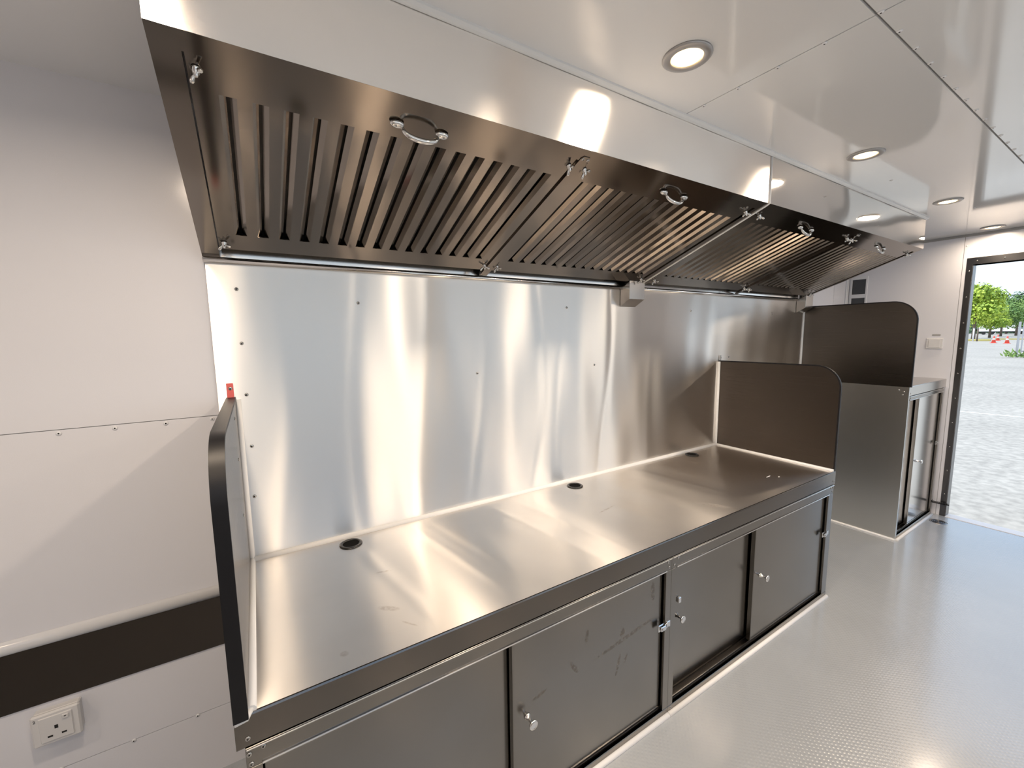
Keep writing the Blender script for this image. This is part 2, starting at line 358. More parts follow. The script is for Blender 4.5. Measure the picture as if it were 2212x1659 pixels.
# end wall with doorway
we = MB()
we.box(XE+.004, XE+.06, DY0, .06, -.05, H+.005); we.box(XE+.004, XE+.06, YF-.06, DY1, -.05, H+.005); we.box(XE+.004, XE+.06, DY1, DY0, DZ, H+.005)
we = we.build('wall_right', M['seam']); struct(we, 'white end wall with an open doorway to the yard', 'wall')
MB().box(XE, XE+.004, -.668, 0, 0, H).build('wall_panel', M['white_wall'], we)
MB().box(XE, XE+.004, DY0, -.6705, 0, H).build('wall_panel', M['white_wall'], we)
MB().box(XE, XE+.004, DY1, DY0, DZ, H).build('wall_panel', M['white_wall'], we)
MB().box(XE, XE+.004, YF, DY1, 0, H).build('wall_panel', M['white_wall'], we)
inst('screw_head', SCRW, (XE, -.680, 2.02), we, R_LEFT)
MB().box(XE-.006, XE, YF, 0, H-.016, H-.002).build('shadow_line_strip', M['grey_trim'], we)  # grey strip stands in for the shadow line under the ceiling
# front (serving) wall with two hatch openings, left end wall
HA, HB, HC, HD, HS, HT = -.15, 1.40, 1.58, 3.90, 1.02, 2.03
wf = MB()
wf.box(XL-.06, XE+.06, YF-.06, YF, -.05, HS); wf.box(XL-.06, XE+.06, YF-.06, YF, HT, H+.005)
for a, b_ in ((XL-.06, HA), (HB, HC), (HD, XE+.06)): wf.box(a, b_, YF-.06, YF, HS, HT)
wf = wf.build('wall_front', M['white_wall']); struct(wf, 'white serving wall opposite the cooking counter with two open hatches', 'wall')
MB().box(XL+.001, XE-.001, YF, YF+.002, .001, HS-.06).build('wall_cladding', M['steel_plain'], wf)
for i, (a, b_) in enumerate(((HA, HB), (HC, HD))):
    fr = MB(); t_ = .035
    fr.box(a-t_, b_+t_, YF-.065, YF+.003, HS-t_, HS); fr.box(a-t_, b_+t_, YF-.065, YF+.003, HT, HT+t_)
    fr.box(a-t_, a, YF-.065, YF+.003, HS, HT); fr.box(b_, b_+t_, YF-.065, YF+.003, HS, HT)
    struct(fr.build('window_%d' % (i+1), M['steel_plain']), ['shorter', 'longer'][i]+' steel framed serving hatch opening in the front wall', 'window')
wL = MB().box(XL-.06, XL, YF-.06, .06, -.05, H+.005).build('wall_left', M['white_wall']); struct(wL, 'plain white left end wall of the trailer', 'wall')
# roof skin keeps daylight out
rf = MB().box(XL-.08, XE+.08, YF-.08, .08, H+.06, H+.12).build('roof', M['white_trim']); struct(rf, 'white roof of the trailer', 'roof')

# doorway steel frame
df = thing('trim_3', (XE, (DY0+DY1)/2, 0), 'dark steel frame around the open end doorway with rivets', 'door frame'); df['kind'] = 'structure'
yo, zo = -.690, 1.932
fr = MB()
fr.add([(XE-.003, yo, 0), (XE-.003, DY0, 0), (XE-.003, DY0, DZ), (XE-.003, yo, zo), (XE+.0, yo, 0), (XE+.0, yo, zo)], [(0, 1, 2, 3), (4, 0, 3, 5)])
fr.add([(XE-.003, DY0-.003, 0), (XE+.075, DY0-.003, 0), (XE+.075, DY0-.003, DZ), (XE-.003, DY0-.003, DZ)], [(0, 1, 2, 3)])
fr.build('jamb', M['steel_dark'], df)
fr = MB(); yo2 = DY1-.03
fr.add([(XE-.003, yo2, 0), (XE-.003, DY1, 0), (XE-.003, DY1, DZ), (XE-.003, yo2, zo)], [(3, 2, 1, 0)])
fr.add([(XE-.003, DY1+.003, 0), (XE+.075, DY1+.003, 0), (XE+.075, DY1+.003, DZ), (XE-.003, DY1+.003, DZ)], [(3, 2, 1, 0)])
fr.build('jamb', M['steel_dark'], df)
fr = MB()
fr.add([(XE-.003, yo, zo), (XE-.003, DY0, DZ), (XE-.003, DY1, DZ), (XE-.003, yo2, zo), (XE, yo, zo), (XE, yo2, zo)], [(0, 1, 2, 3), (4, 0, 3, 5)])
fr.add([(XE-.003, DY0, DZ-.003), (XE+.075, DY0, DZ-.003), (XE+.075, DY1, DZ-.003), (XE-.003, DY1, DZ-.003)], [(0, 1, 2, 3)])
fr.build('head', M['steel_dark'], df)
MB().box(XE-.012, XE+.08, DY1, DY0, -.03, .003, .001).build('threshold', M['sealant'], df)
for k in range(10): inst('rivet', RIV, (XE-.003, -.706, 1.84-.185*k), df, R_LEFT)
for k in range(4): inst('rivet', RIV, (XE-.003, -.74-.13*k, 1.908), df, R_LEFT)

# ================================================================== splashback
def wob(x, z):
    k = .6+.5*max(0, (1.5-z))
    w = k*(.0011*math.sin(x*17.3+.9*math.sin(z*3.1))+.00075*math.sin(x*29+1.3+1.3*math.sin(z*4.3+x))+.0010*math.sin(x*7.1+2))
    for (xc, am, wd, ph) in ((.37, .0008, .022, 0), (.62, -.0009, .035, 1), (.86, .0006, .02, 2), (1.17, .0008, .02, 3), (1.30, .0006, .018, .5), (1.60, .0009, .022, 1.7), (.12, -.0007, .03, 2.5), (1.95, -.0007, .03, 0)):
        c_ = xc+.03*math.sin(z*4.2+ph)-.05*max(0, 1.1-z)
        w += am*math.exp(-((x-c_)/wd)**2)
    return w
sb = thing('splashback', (1.8, 0, .7), 'wavy brushed steel splashback sheet behind the long worktop', 'splashback')
mb = MB(); mb.grid(lambda u, v: (-.046+3.722*u, -.0065+wob(-.046+3.722*u, .01+1.645*v), .01+1.645*v), 520, 44)
mb.build('sheet', M['steel_wall'], sb)
for (x, z) in ((.027, 1.578), (.028, 1.411), (.029, 1.248), (.031, 1.08), (.026, .912), (.386, 1.546), (.853, 1.268), (1.334, 1.552), (1.515, 1.272), (2.278, 1.555), (2.693, 1.266), (3.2, 1.555)):
    inst('screw_head', SCR, (x, -.0067+wob(x, z), z), sb, R_FRONT)
# sealed corner at the far tall guard
MB().tube([(X2-.004, -.006, 1.06), (X2-.004, -.006, 1.64)], .007, 8).build('sealant_bead', M['sealant'], sb)

# ================================================================== long worktop
wt = thing('worktop', (1.28, WY/2, .625), 'long brushed steel worktop with black cable holes along the wall', 'worktop')
xa, xb = -.026, X1+.012
def topw(x, v):
    q = x-.12*v
    w = .0008*math.sin(q*13+1.2*v)+.0006*math.sin(q*29+2+v)
    for (xc, am, wd) in ((.30, .0007, .02), (.52, .0006, .016), (.58, -.0006, .02), (.86, .0007, .018), (.98, .0006, .018), (1.25, .0008, .02), (1.45, .0006, .02), (1.75, .0005, .02)):
        w += am*math.exp(-((q-xc)/wd)**2)
    return w*math.sin(PI*min(1, .06+v*.94))
mb = MB(); mb.grid(lambda u, v: (xa+(xb-xa)*u, -.005+(WY+.010)*v, WZ+topw(xa+(xb-xa)*u, v)), 420, 24)
mb.build('top_sheet', M['steel_top'], wt)
pf = [(WY+.006, WZ), (WY+.0025, WZ-.0008), (WY, WZ-.004), (WY, .629), (WY+.0025, .6255), (WY+.010, .625), (WY+.010, WZ-.006)]
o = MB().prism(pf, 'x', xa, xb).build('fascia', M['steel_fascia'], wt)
MB().box(xa, xb, WY+.012, -.01, .655, WZ-.012).build('underlay', M['steel_inside'], wt)
MB().tube([(-.003, -.011, WZ+.004), (X1, -.011, WZ+.004)], .0098, 10).build('sealant_bead', M['sealant'], wt)
MB().tube([(.004, -.01, WZ+.003), (.004, WY+.004, WZ+.003)], .0095, 10).build('sealant_bead', M['sealant'], wt)
MB().tube([(.003, WY+.006, WZ+.003), (-.004, WY-.010, WZ+.001), (-.024, WY-.013, WZ+.001)], .006, 8).build('sealant_bead', M['sealant'], wt)
MB().tube([(X1-.003, -.01, WZ+.003), (X1-.003, WY+.004, WZ+.003)], .008, 8).build('sealant_bead', M['sealant'], wt)
for (x, y) in ((.302, -.072), (1.332, -.075), (2.255, -.066)):
    gr = MB(); gr.lathe([(.0385, 0), (.0385, .002), (.034, .0045), (.030, .0045), (.0275, .003), (.0275, -.004)], (x, y, WZ+.0005), (0, 0, 1), 28)
    gr = gr.build('cable_grommet', M['black'], wt, (x, y, WZ))
    gr['label'] = 'black rubber cable grommet'
    MB().lathe([(.0272, 0), (.0272, .0012)], (x, y, WZ+.0008), (0, 0, 1), 24).build('hole', M['hole_dark'], gr)
for x in (-.006, X1-.008): inst('rivet', RIV, (x, WY, .645), wt, R_FRONT)
# two scraps of peeled protective film left on the surface
MB().box(2.21, 2.245, -.519, -.517, WZ+.0005, WZ+.0018).build('film_scrap', M['sealant'], wt); MB().box(2.264, 2.271, -.551, -.547, WZ+.0005, WZ+.002).build('film_scrap', M['sealant'], wt)

# ================================================================== guards (splash guards)
def guard_outline(d, z0, z1, r, y_back=-.006):
    pts = [(y_back, z1)]
    for k in range(13):
        a = PI/2+PI/2*k/12; pts.append((-d+r+r*math.cos(a), z1-r+r*math.sin(a)))
    pts.append((-d, z0)); return pts
def guard(name, x0, x1, d, z0, z1, r, label, mat, trim_w=.002, trim_t=.004, group='steel splash guards'):
    t = thing(name, ((x0+x1)/2, -d/2, z0), label, 'splash guard', group)
    ol = guard_outline(d, z0, z1, r)
    MB().prism([(-.006, z0)]+ol, 'x', x0, x1).build('sheet', mat, t)
    n_ = len(ol); vs = []; fs = []
    for i, (y, z) in enumerate(ol):
        a = Vector(ol[max(0, i-1)]); b_ = Vector(ol[min(n_-1, i+1)]); tg = (b_-a).normalized(); nr = Vector((tg.y, -tg.x))
        if nr.y < 0 and nr.x > 0: nr = -nr
        if nr.dot(Vector((-1, 1))) < 0: nr = -nr
        for (xx, h) in ((x0-trim_w, -.004), (x0-trim_w, trim_t), (x1+trim_w, trim_t), (x1+trim_w, -.004)):
            vs.append((xx, y+nr.x*h, z+nr.y*h))
    for i in range(n_-1):
        for k in range(3):
            fs.append((4*i+k, 4*i+k+1, 4*i+5+k, 4*i+4+k))
    fs.append((0, 1, 2, 3)); fs.append((4*n_-1, 4*n_-2, 4*n_-3, 4*n_-4))
    mb = MB(); mb.add(vs, fs, True); o = mb.build('edge_trim', M['black_gloss'], t); o['label'] = 'black rubber edge trim'
    md = o.modifiers.new('es', 'EDGE_SPLIT'); md.split_angle = math.radians(50)
    return t
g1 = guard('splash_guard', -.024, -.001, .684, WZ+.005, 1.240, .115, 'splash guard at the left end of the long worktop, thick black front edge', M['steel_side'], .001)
MB().tube([(.004, -.009, WZ+.004), (.004, -.009, 1.236)], .009, 10).build('sealant_bead', M['sealant'], g1)
o = MB().box(-.022, -.004, -.0135, -.0105, 1.236, 1.288, .001).build('bracket', M['red'], g1); o['label'] = 'small red bracket tab screwed to the wall'
inst('screw_head', SCR, (-.012, -.0135, 1.272), g1, R_FRONT)
for z in (1.08, .912, 1.2): inst('rivet', RIV, (-.001, -.16, z), g1, R_RIGHT)
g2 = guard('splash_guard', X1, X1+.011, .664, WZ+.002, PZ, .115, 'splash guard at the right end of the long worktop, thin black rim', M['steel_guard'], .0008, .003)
MB().tube([(X1-.003, -.009, WZ+.004), (X1-.003, -.009, PZ-.004)], .0085, 8).build('sealant_bead', M['sealant'], g2)
o = MB().box(X1+.001, X1+.012, -.0125, -.0095, PZ-.002, PZ+.035, .001).build('bracket', M['steel_plain'], g2)
inst('screw_head', SCR, (X1+.006, -.0125, PZ+.02), g2, R_FRONT)
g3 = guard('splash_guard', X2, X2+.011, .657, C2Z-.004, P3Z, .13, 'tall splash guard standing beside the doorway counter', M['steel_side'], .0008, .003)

# ================================================================== base cabinets
KNOB = MB().lathe([(.011, 0), (.010, .003), (.0055, .010), (.0045, .020), (.0055, .026), (.013, .029), (.0145, .032), (.0135, .035), (.009, .0362), (.0085, .0355)], (0, 0, 0), (0, 0, 1), 18).mesh('knob', M['chrome'])
def latch(parent, x, z, y, w=.062):
    o = MB().box(x-w*.5, x-w*.06, y-.004, y, z-.013, z+.013, .0015).build('latch', M['chrome'], parent)
    MB().box(x-w*.42, x+w*.02, y-.012, y-.005, z-.009, z+.009, .002).build('lever', M['chrome'], o)
    MB().tube([(x-w*.05, y-.008, z+.010), (x+w*.30, y-.006, z+.010), (x+w*.30, y-.006, z-.006), (x-w*.05, y-.008, z-.006)], .0018, 6).build('loop', M['chrome'], o)
    MB().box(x+w*.16, x+w*.46, y-.007, y, z-.009, z+.014, .0015).build('keeper', M['chrome'], o)
    MB().lathe([(.0035, 0), (.003, .002)], (x-w*.3, y-.012, z), (0, -1, 0), 8).build('pin', M['rivet'], o)
    return o
def cabinet(xa, xb, yf, ztop, sl, sr, split, label, group, zr=.045, zb=.030, dm='steel_z'):
    """sl / sr: widths of left and right stile, split: x where the front door begins"""
    t = thing('base_cabinet', ((xa+xb)/2, yf/2, 0), label, 'cabinet', group)
    c = MB(); c.box(xa, xa+.004, yf+.012, -.012, .004, ztop-.004); c.box(xb-.004, xb, yf+.012, -.012, .004, ztop-.004)
    c.box(xa+.004, xb-.004, -.016, -.012, .004, ztop-.004); c.box(xa+.004, xb-.004, yf+.012, -.016, .004, .008)
    c.build('carcass', M['steel_inside'], t)
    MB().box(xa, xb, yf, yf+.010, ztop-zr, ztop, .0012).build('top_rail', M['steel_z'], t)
    MB().box(xa+.002, xb-.002, yf-.0045, yf, ztop-.0035, ztop, .0012).build('highlight_lip', M['steel_bright'], t)  # bright lips added to draw the highlight along the rail edges
    MB().box(xa+sl, xb-sr, yf-.0045, yf, ztop-zr, ztop-zr+.004, .0014).build('highlight_lip', M['steel_bright'], t)
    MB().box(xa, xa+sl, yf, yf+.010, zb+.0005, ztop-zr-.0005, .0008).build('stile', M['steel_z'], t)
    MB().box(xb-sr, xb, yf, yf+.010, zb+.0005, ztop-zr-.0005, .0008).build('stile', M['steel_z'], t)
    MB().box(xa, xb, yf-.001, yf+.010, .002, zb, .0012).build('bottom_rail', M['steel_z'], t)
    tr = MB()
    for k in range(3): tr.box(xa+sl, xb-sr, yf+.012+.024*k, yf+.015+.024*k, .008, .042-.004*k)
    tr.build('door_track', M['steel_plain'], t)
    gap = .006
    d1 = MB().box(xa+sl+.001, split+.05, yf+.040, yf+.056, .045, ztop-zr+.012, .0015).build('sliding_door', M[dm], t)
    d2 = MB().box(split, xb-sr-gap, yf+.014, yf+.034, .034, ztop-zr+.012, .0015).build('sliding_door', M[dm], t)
    return t, d1, d2
CG = 'low steel cabinets under the long worktop'
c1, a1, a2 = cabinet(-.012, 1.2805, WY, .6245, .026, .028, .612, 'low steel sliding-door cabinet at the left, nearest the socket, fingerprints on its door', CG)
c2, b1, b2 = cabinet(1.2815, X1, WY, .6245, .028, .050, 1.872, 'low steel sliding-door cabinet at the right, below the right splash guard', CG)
a2.data.materials[0] = M['steel_z_marked']; inst('knob', KNOB, (.660, WY+.014, .318), a2, R_FRONT); inst('knob', KNOB, (.075, WY+.040, .318), a1, R_FRONT)
inst('knob', KNOB, (1.368, WY+.040, .345), b1, R_FRONT); inst('knob', KNOB, (1.925, WY+.014, .335), b2, R_FRONT)
latch(c1, 1.248, .372, WY+.002); latch(c2, 2.527, .372, WY+.002)
o = MB().box(1.372, 1.386, WY+.030, WY+.040, .395, .418, .002).build('catch', M['chrome'], b1)
for t, pts in ((c1, ((-.006, .610), (.018, .615), (-.004, .588), (1.262, .612), (1.266, .592))), (c2, ((1.318, .612), (1.296, .592), (2.56, .612), (2.578, .612), (2.578, .590), (1.300, .018)))):
    for (x, z) in pts: inst('rivet', RIV, (x, WY, z), t, R_FRONT)
MB().tube([(-.012, WY-.006, .002), (1.28, WY-.006, .002)], .010, 8).build('sealant_bead', M['sealant'], c1)
MB().tube([(1.282, WY-.006, .002), (X1, WY-.006, .002)], .010, 8).build('sealant_bead', M['sealant'], c2)

# ================================================================== counter by the doorway
XF = XE-.035
c3, e1, e2 = cabinet(X2+.0125, XF, C2Y, .990, .010, .030, 3.955, 'tall narrow steel sliding-door cabinet beside the open doorway', 'steel cabinet by the doorway', zr=.028, dm='steel_bright')
MB().box(X2-.0005, X2+.0115, C2Y, -.007, .002, C2Z-.005, .001).build('side_panel', M['steel_side_light'], c3)
inst('knob', KNOB, (4.005, C2Y+.014, .500), e2, R_FRONT); latch(c3, 4.392, .578, C2Y+.002)
MB().tube([(X2-.004, -.01, .002), (X2-.004, C2Y, .002)], .009, 8).build('sealant_bead', M['sealant'], c3)
MB().tube([(X2, C2Y-.006, .002), (XF, C2Y-.006, .002)], .010, 8).build('sealant_bead', M['sealant'], c3)
for (x, z) in ((3.70, .970), (3.715, .978)): inst('rivet', RIV, (x, C2Y, z), c3, R_FRONT)
for (y, z) in ((-.60, 1.03), (-.625, 1.02), (-.62, 1.00)): inst('rivet', RIV, (X2-.0005, y, z), c3, R_LEFT)
w2 = thing('worktop', ((X2+XE)/2, C2Y/2, .99), 'short steel counter top against the end wall, beside the tall splash guard', 'worktop')
pf = [(C2Y+.006, C2Z), (C2Y+.0025, C2Z-.0008), (C2Y, C2Z-.004), (C2Y, .995), (C2Y+.0025, .9915), (C2Y+.010, .991), (C2Y+.010, C2Z-.005), (-.006, C2Z-.005), (-.006, C2Z)]
MB().prism(pf, 'x', X2+.0125, XE-.001).build('top_sheet', M['steel_plain'], w2)
for (x, z) in ((3.70, 1.01),): inst('rivet', RIV, (x, C2Y, z), w2, R_FRONT)

# ================================================================== extractor hood
SLEN = .7213
def SP(x, s, h=0.0):
    """point on the hood's sloping underside: s metres down from the front lip, h metres out of the face"""
    return Vector((x, HY+A_Y*s+A_Z*h, HZ+A_Z*s-A_Y*h))
SROT = Matrix(((1, 0, 0), (0, -A_Y, A_Z), (0, -A_Z, -A_Y))).to_euler()   # local x -> x, local y -> up the slope, local z -> out of the face
def sbox(mb, x0, x1, s0, s1, h0, h1):
    vs = [SP(x, s, h) for h in (h0, h1) for (x, s) in ((x0, s0), (x1, s0), (x1, s1), (x0, s1))]
    return mb.add(vs, [(0, 1, 2, 3), (7, 6, 5, 4), (0, 4, 5, 1), (1, 5, 6, 2), (2, 6, 7, 3), (3, 7, 4, 0)])
S_T, S_B, S_T2, S_B2 = .113, .578, .030, .655
SM_ = (S_T+S_B)/2; SHALF = (S_B-S_T)/2
mb = MB(); fl_, gp, dp = .01265, .0110, .0085
sec = [(-fl_-gp, -dp), (-fl_, 0), (fl_, 0), (fl_+gp, -dp)]
vs = []
for yy in (-SHALF, SHALF):
    for (px, pz) in sec: vs.append((px, yy, pz))
    for (px, pz) in sec[::-1]: vs.append((px*.97, yy, pz-.0012))
fs = [(i, (i+1) % 8, 8+(i+1) % 8, 8+i) for i in range(8)]+[(7, 6, 5, 4, 3, 2, 1, 0), tuple(range(8, 16))]
SLAT = MB().add(vs, fs).mesh('slat', M['steel_slope'])
WING = MB()
WING.lathe([(.0075, 0), (.0075, .002), (.006, .003), (.0055, .010), (.003, .011), (.003, .017), (.001, .018)], (0, 0, 0), (0, 0, 1), 10)
for s in (-1, 1):
    WING.tube([(s*.004, 0, .006), (s*.010, 0, .010), (s*.015, 0, .016), (s*.017, 0, .019)], [.0028, .0034, .0044, .0022], 8)
WING = WING.mesh('wing_nut', M['chrome'])
def handle(parent, x, s):
    P_ = SP(x, s, 0); h = MB()
    for sg in (-1, 1):
        # pointed oval foot
        vs = []; n_ = 14
        for lev, sc_ in ((0, 1), (.0035, .95), (.0065, .6)):
            for k in range(n_):
                a = 2*PI*k/n_; vs.append(SP(x+sg*.053+.0165*sc_*math.cos(a), s+.009*sc_*math.sin(a), lev))
        fs = [(r*n_+k, r*n_+(k+1) % n_, (r+1)*n_+(k+1) % n_, (r+1)*n_+k) for r in range(2) for k in range(n_)]+[tuple(range(2*n_, 3*n_))]
        h.add(vs, fs, True)
    pts = []; rs = []
    for k in range(21):
        a = PI*k/20; pts.append(SP(x-.042*math.cos(a), s+.002, .003+.026*math.sin(a)**.8)); rs.append(.0042+.0022*math.sin(a))
    h.tube(pts, rs, 10)
    o = h.build('handle', M['chrome'], parent, P_); o['label'] = 'chrome bow handle'
    for sg in (-1, 1): inst('screw_head', head_s, SP(x+sg*.056, s, .0055), o, SROT)
    return o
head_s = head_mesh('handle_screw', .0035, M['rivet'])
def filt(hood, x0, x1, label):
    f = MB(); w = x1-x0; first = x0+.052+.5*(w-.104-14*SLOT_PITCH)
    sl = [first+SLOT_PITCH*k for k in range(15)]; edge = .01425
    # border plate: top, bottom, left and right strips plus the bent flanks of the outer slots
    sbox(f, x0, x1, S_T2, S_T, -.0055, -.004); sbox(f, x0, x1, S_B, S_B2, -.0055, -.004)
    sbox(f, x0, sl[0]-edge, S_T, S_B, -.0055, -.004); sbox(f, sl[-1]+edge, x1, S_T, S_B, -.0055, -.004)
    for (xe_, sg) in ((sl[0]-edge, 1), (sl[-1]+edge, -1)):
        f.add([SP(xe_, S_T, -.004), SP(xe_, S_B, -.004), SP(xe_+sg*gp, S_B, -.004-dp), SP(xe_+sg*gp, S_T, -.004-dp)], [(0, 1, 2, 3)])
    # return edge of the frame going into the hood
    for (a, b_, c_, d_) in ((x0, x0+.0015, S_T2, S_B2), (x1-.0015, x1, S_T2, S_B2), (x0, x1, S_B2-.0015, S_B2)):
        sbox(f, a, b_, c_, d_, -.045, -.0055)
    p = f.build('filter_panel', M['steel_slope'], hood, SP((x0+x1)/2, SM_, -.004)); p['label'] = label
    bk = MB(); sbox(bk, x0+.002, x1-.002, S_T2+.002, S_B2-.002, -.050, -.046); bk.build('slot_blackout', M['steel_inside'], p)  # dark plate added behind the slots to block light
    for k in range(14):
        inst('slat', SLAT, SP((sl[k]+sl[k+1])/2, SM_, -.004), p, SROT)
    for xx in (x0+.013, x1-.013):
        for ss in (.068, .620):
            r = Matrix(SROT.to_matrix())@Matrix.Rotation(random.uniform(.3, 2.6), 3, 'Z')
            inst('wing_nut', WING, SP(xx, ss, -.003), p, r.to_euler())
    handle(p, (x0+x1)/2-.012, .072)
    return p
def hood(xa, xb, f1, f2, label, mat_front, seed):
    t = thing('extractor_hood', ((xa+xb)/2, HY/2, HWZ), label, 'extractor hood', 'steel extractor hoods over the counter')
    amp = .0011 if seed else .0007
    def ff(u, v):
        x = xa+(xb-xa)*u; z = HZ+(H-.002-HZ)*v
        return (x, HY+amp*math.sin(x*8.3+seed*2+z*6)*math.sin(PI*v*.9+.2)+.0005*math.sin(x*19+seed)*v, z)
    mb = MB(); mb.grid(ff, 120, 10); mb.build('front_panel', mat_front, t)
    # lip and frame on the sloping underside
    fr = MB()
    sbox(fr, xa, xb, 0, .0385, -.003, 0)
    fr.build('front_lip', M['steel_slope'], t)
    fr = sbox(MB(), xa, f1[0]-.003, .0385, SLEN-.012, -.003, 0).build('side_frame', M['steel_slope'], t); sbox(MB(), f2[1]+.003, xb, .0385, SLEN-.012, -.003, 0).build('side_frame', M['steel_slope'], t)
    # the strip between the two filters
    mid = (f1[1]+f2[0])/2
    st = MB(); vs = []; ol = [(mid-.016, SLEN-.03), (mid-.016, .030), (mid-.010, .022), (mid+.010, .022), (mid+.016, .030), (mid+.016, SLEN-.03)]
    n_ = len(ol); vs = [SP(x, s, h) for h in (-.004, .002) for (x, s) in ol]
    st.add(vs, [tuple(range(n_)), tuple(range(n_, 2*n_))[::-1]]+[(i, n_+i, n_+(i+1) % n_, (i+1) % n_) for i in range(n_)])
    st = st.build('joint_strip', M['steel_slope'], t)
    for dx in (-.009, .009): inst('rivet', RIV, SP(mid+dx, .031, .002), st, SROT)
    # side walls (closed ends) and lining
    for (x0, x1) in ((xa, xa+.002), (xb-.002, xb)):
        MB().prism([(HY+.002, HZ+.002), (HY+.002, H-.002), (-.007, H-.002), (-.007, HWZ+.004)], 'x', x0, x1).build('end_panel', M['steel_slope'] if x0 < xa+.001 else M['steel_hood_bright'], t)
    # gutter along the wall: flange and half-round lip
    MB().box(xa+.04, xb-.04, -.016, -.008, HWZ+.008, HWZ+.038, .001).build('gutter_flange', M['steel_bright'], t)
    MB().tube([(xa, -.016, HWZ+.001), (xb, -.016, HWZ+.001)], .0095, 10).build('gutter_lip', M['steel_bright'], t)
    filt(t, f1[0], f1[1], 'left baffle filter panel with fifteen slots'); filt(t, f2[0], f2[1], 'right baffle filter panel with fifteen slots')
    return t
h1 = hood(HX0, HXM-.002, (-.004, .862), (.893, 1.755), 'left, nearer extractor hood section with two slotted baffle filters', M['steel_hood'], 0)
h2 = hood(HXM+.002, HX1, (1.830, 2.690), (2.722, 3.562), 'right, farther extractor hood section with two slotted baffle filters', M['steel_hood_bright'], 1)
MB().tube([(HXM, HY-.0005, H-.004), (HXM, HY-.0005, HZ), SP(HXM, .01, .001), SP(HXM, SLEN-.02, .001)], .0042, 8).build('sealant_bead', M['sealant'], h2)
co = [(HY-.001, H), (HY-.014, H), (HY-.0135, H-.005), (HY-.009, H-.010), (HY-.004, H-.012), (HY-.001, H-.012)]
MB().prism(co, 'x', HX0, HXM-.0005).build('ceiling_bead', M['sealant'], h1); MB().prism(co, 'x', HXM+.0005, HX1).build('ceiling_bead', M['sealant'], h2)
# grease drip boxes hanging under the gutter
for i, (xa, xb) in enumerate(((1.690, 1.800), (3.545, 3.655))):
    lab = ['steel grease box under the gutter where the two hoods meet', 'steel grease box under the gutter at the far end of the hoods'][i]
    t = thing('grease_box', ((xa+xb)/2, -.03, 1.56), lab, 'grease box', 'grease boxes under the hood gutter')
    yf = -.068
    MB().prism([(-.008, 1.668), (-.008, 1.566), (yf, 1.600), (yf, 1.688), (yf+.03, 1.668)], 'x', xa, xb).build('box', M['steel_plain'], t)
    MB().box(xa, xb, yf-.0015, yf, 1.600, 1.700, .0006).build('front_plate', M['steel_plain'], t)
    inst('rivet', RIV, ((xa+xb)/2, yf-.0015, 1.684), t, R_FRONT)

# ================================================================== downlights
lens_me = None
def downlight(x, y, label, group='warm ceiling downlights', dim=1.0):
    t = thing('downlight', (x, y, H), label, 'downlight', group)
    MB().lathe([(.058, 0), (.058, .003), (.054, .006), (.040, .0062), (.037, .004), (.037, .0005)], (x, y, H), (0, 0, -1), 32).build('bezel', M['bezel'], t)
    MB().lathe([(.0365, 0), (.0365, .0008), (.033, .0042), (.0315, .0046)], (x, y, H), (0, 0, -1), 32).build('lens', M['lens'], t)
    ld = bpy.data.lights.new('downlight_bulb', 'AREA'); ld.shape = 'DISK'; ld.size = .105; ld.energy = LAMP_POWER*dim; ld.color = (1.0, .805, .61); ld.spread = math.radians(168)
    lo = bpy.data.objects.new('bulb', ld); COL.objects.link(lo); lo.parent = t; lo.location = (0, 0, -.0075)
    return t
names = ['downlight over the left end, left of the hoods', 'downlight above the left end of the long worktop', 'large downlight nearest the camera, left of the ceiling joint', 'second downlight, beyond the ceiling joint over the right cabinet', 'third downlight, near the far end of the hoods', 'small farthest downlight in front of the doorway']
for (x, y), nm in zip(LIGHTS, names): downlight(x, y, nm, dim=.35 if x > 4 else .75 if x > 3 else .45 if x < -1 else 1.0)
fill_names = ['added fill downlight, unseen behind the camera', 'added fill downlight, unseen, by the shorter hatch', 'added fill downlight, unseen, by the longer hatch, left', 'added fill downlight, unseen, by the longer hatch, right']
for (x, y), nm in zip(FILL_LIGHTS, fill_names): downlight(x, y, nm, 'added fill downlights', .6 if x < 0 else 1.0)

# ================================================================== socket on the back wall
so = thing('wall_socket', (-.477, 0, .33), 'white wall socket numbered 2 under the steel band', 'socket')
x0, x1, z0, z1, yd = -.523, -.427, .332, .424, -.034
MB().box(x0+.003, x1-.003, -.022, -.0005, z0+.003, z1-.002, .003).build('back_box', M['plastic'], so)
MB().box(x0, x1, yd, -.0225, z0, z1, .004).build('face_plate', M['plastic'], so)
pl = MB().box(x0+.016, x1-.014, yd-.003, yd+.001, z0+.010, z1-.009, .002).build('socket_insert', M['plastic'], so)
cxm = (x0+x1)/2+.001
MB().box(cxm-.0035, cxm+.0035, yd-.0036, yd-.002, .3755, .3855).build('earth_slot', M['slot'], pl)
for sg in (-1, 1): MB().box(cxm+sg*.0135-.005, cxm+sg*.0135+.005, yd-.0036, yd-.002, .355, .3597).build('pin_slot', M['slot'], pl)
sw = MB().box(x1-.034, x1-.020, yd-.007, yd-.003, .398, .410, .0015).build('switch', M['plastic'], so)
MB().box(x1-.029, x1-.025, yd-.0076, yd-.0066, .4045, .4065).build('switch_mark', M['slot'], sw)
fc = bpy.data.curves.new('number', 'FONT'); fc.body = '2'; fc.size = .011; fc.extrude = .0003; fo = bpy.data.objects.new('number_tmp', fc); COL.objects.link(fo)
dg = bpy.context.evaluated_depsgraph_get(); me = bpy.data.meshes.new_from_object(fo.evaluated_get(dg)); bpy.data.objects.remove(fo)
me.materials.clear(); me.materials.append(M['slot']); o = inst('number', me, (x0+.006, yd-.0004, z1-.017), so, R_FRONT)

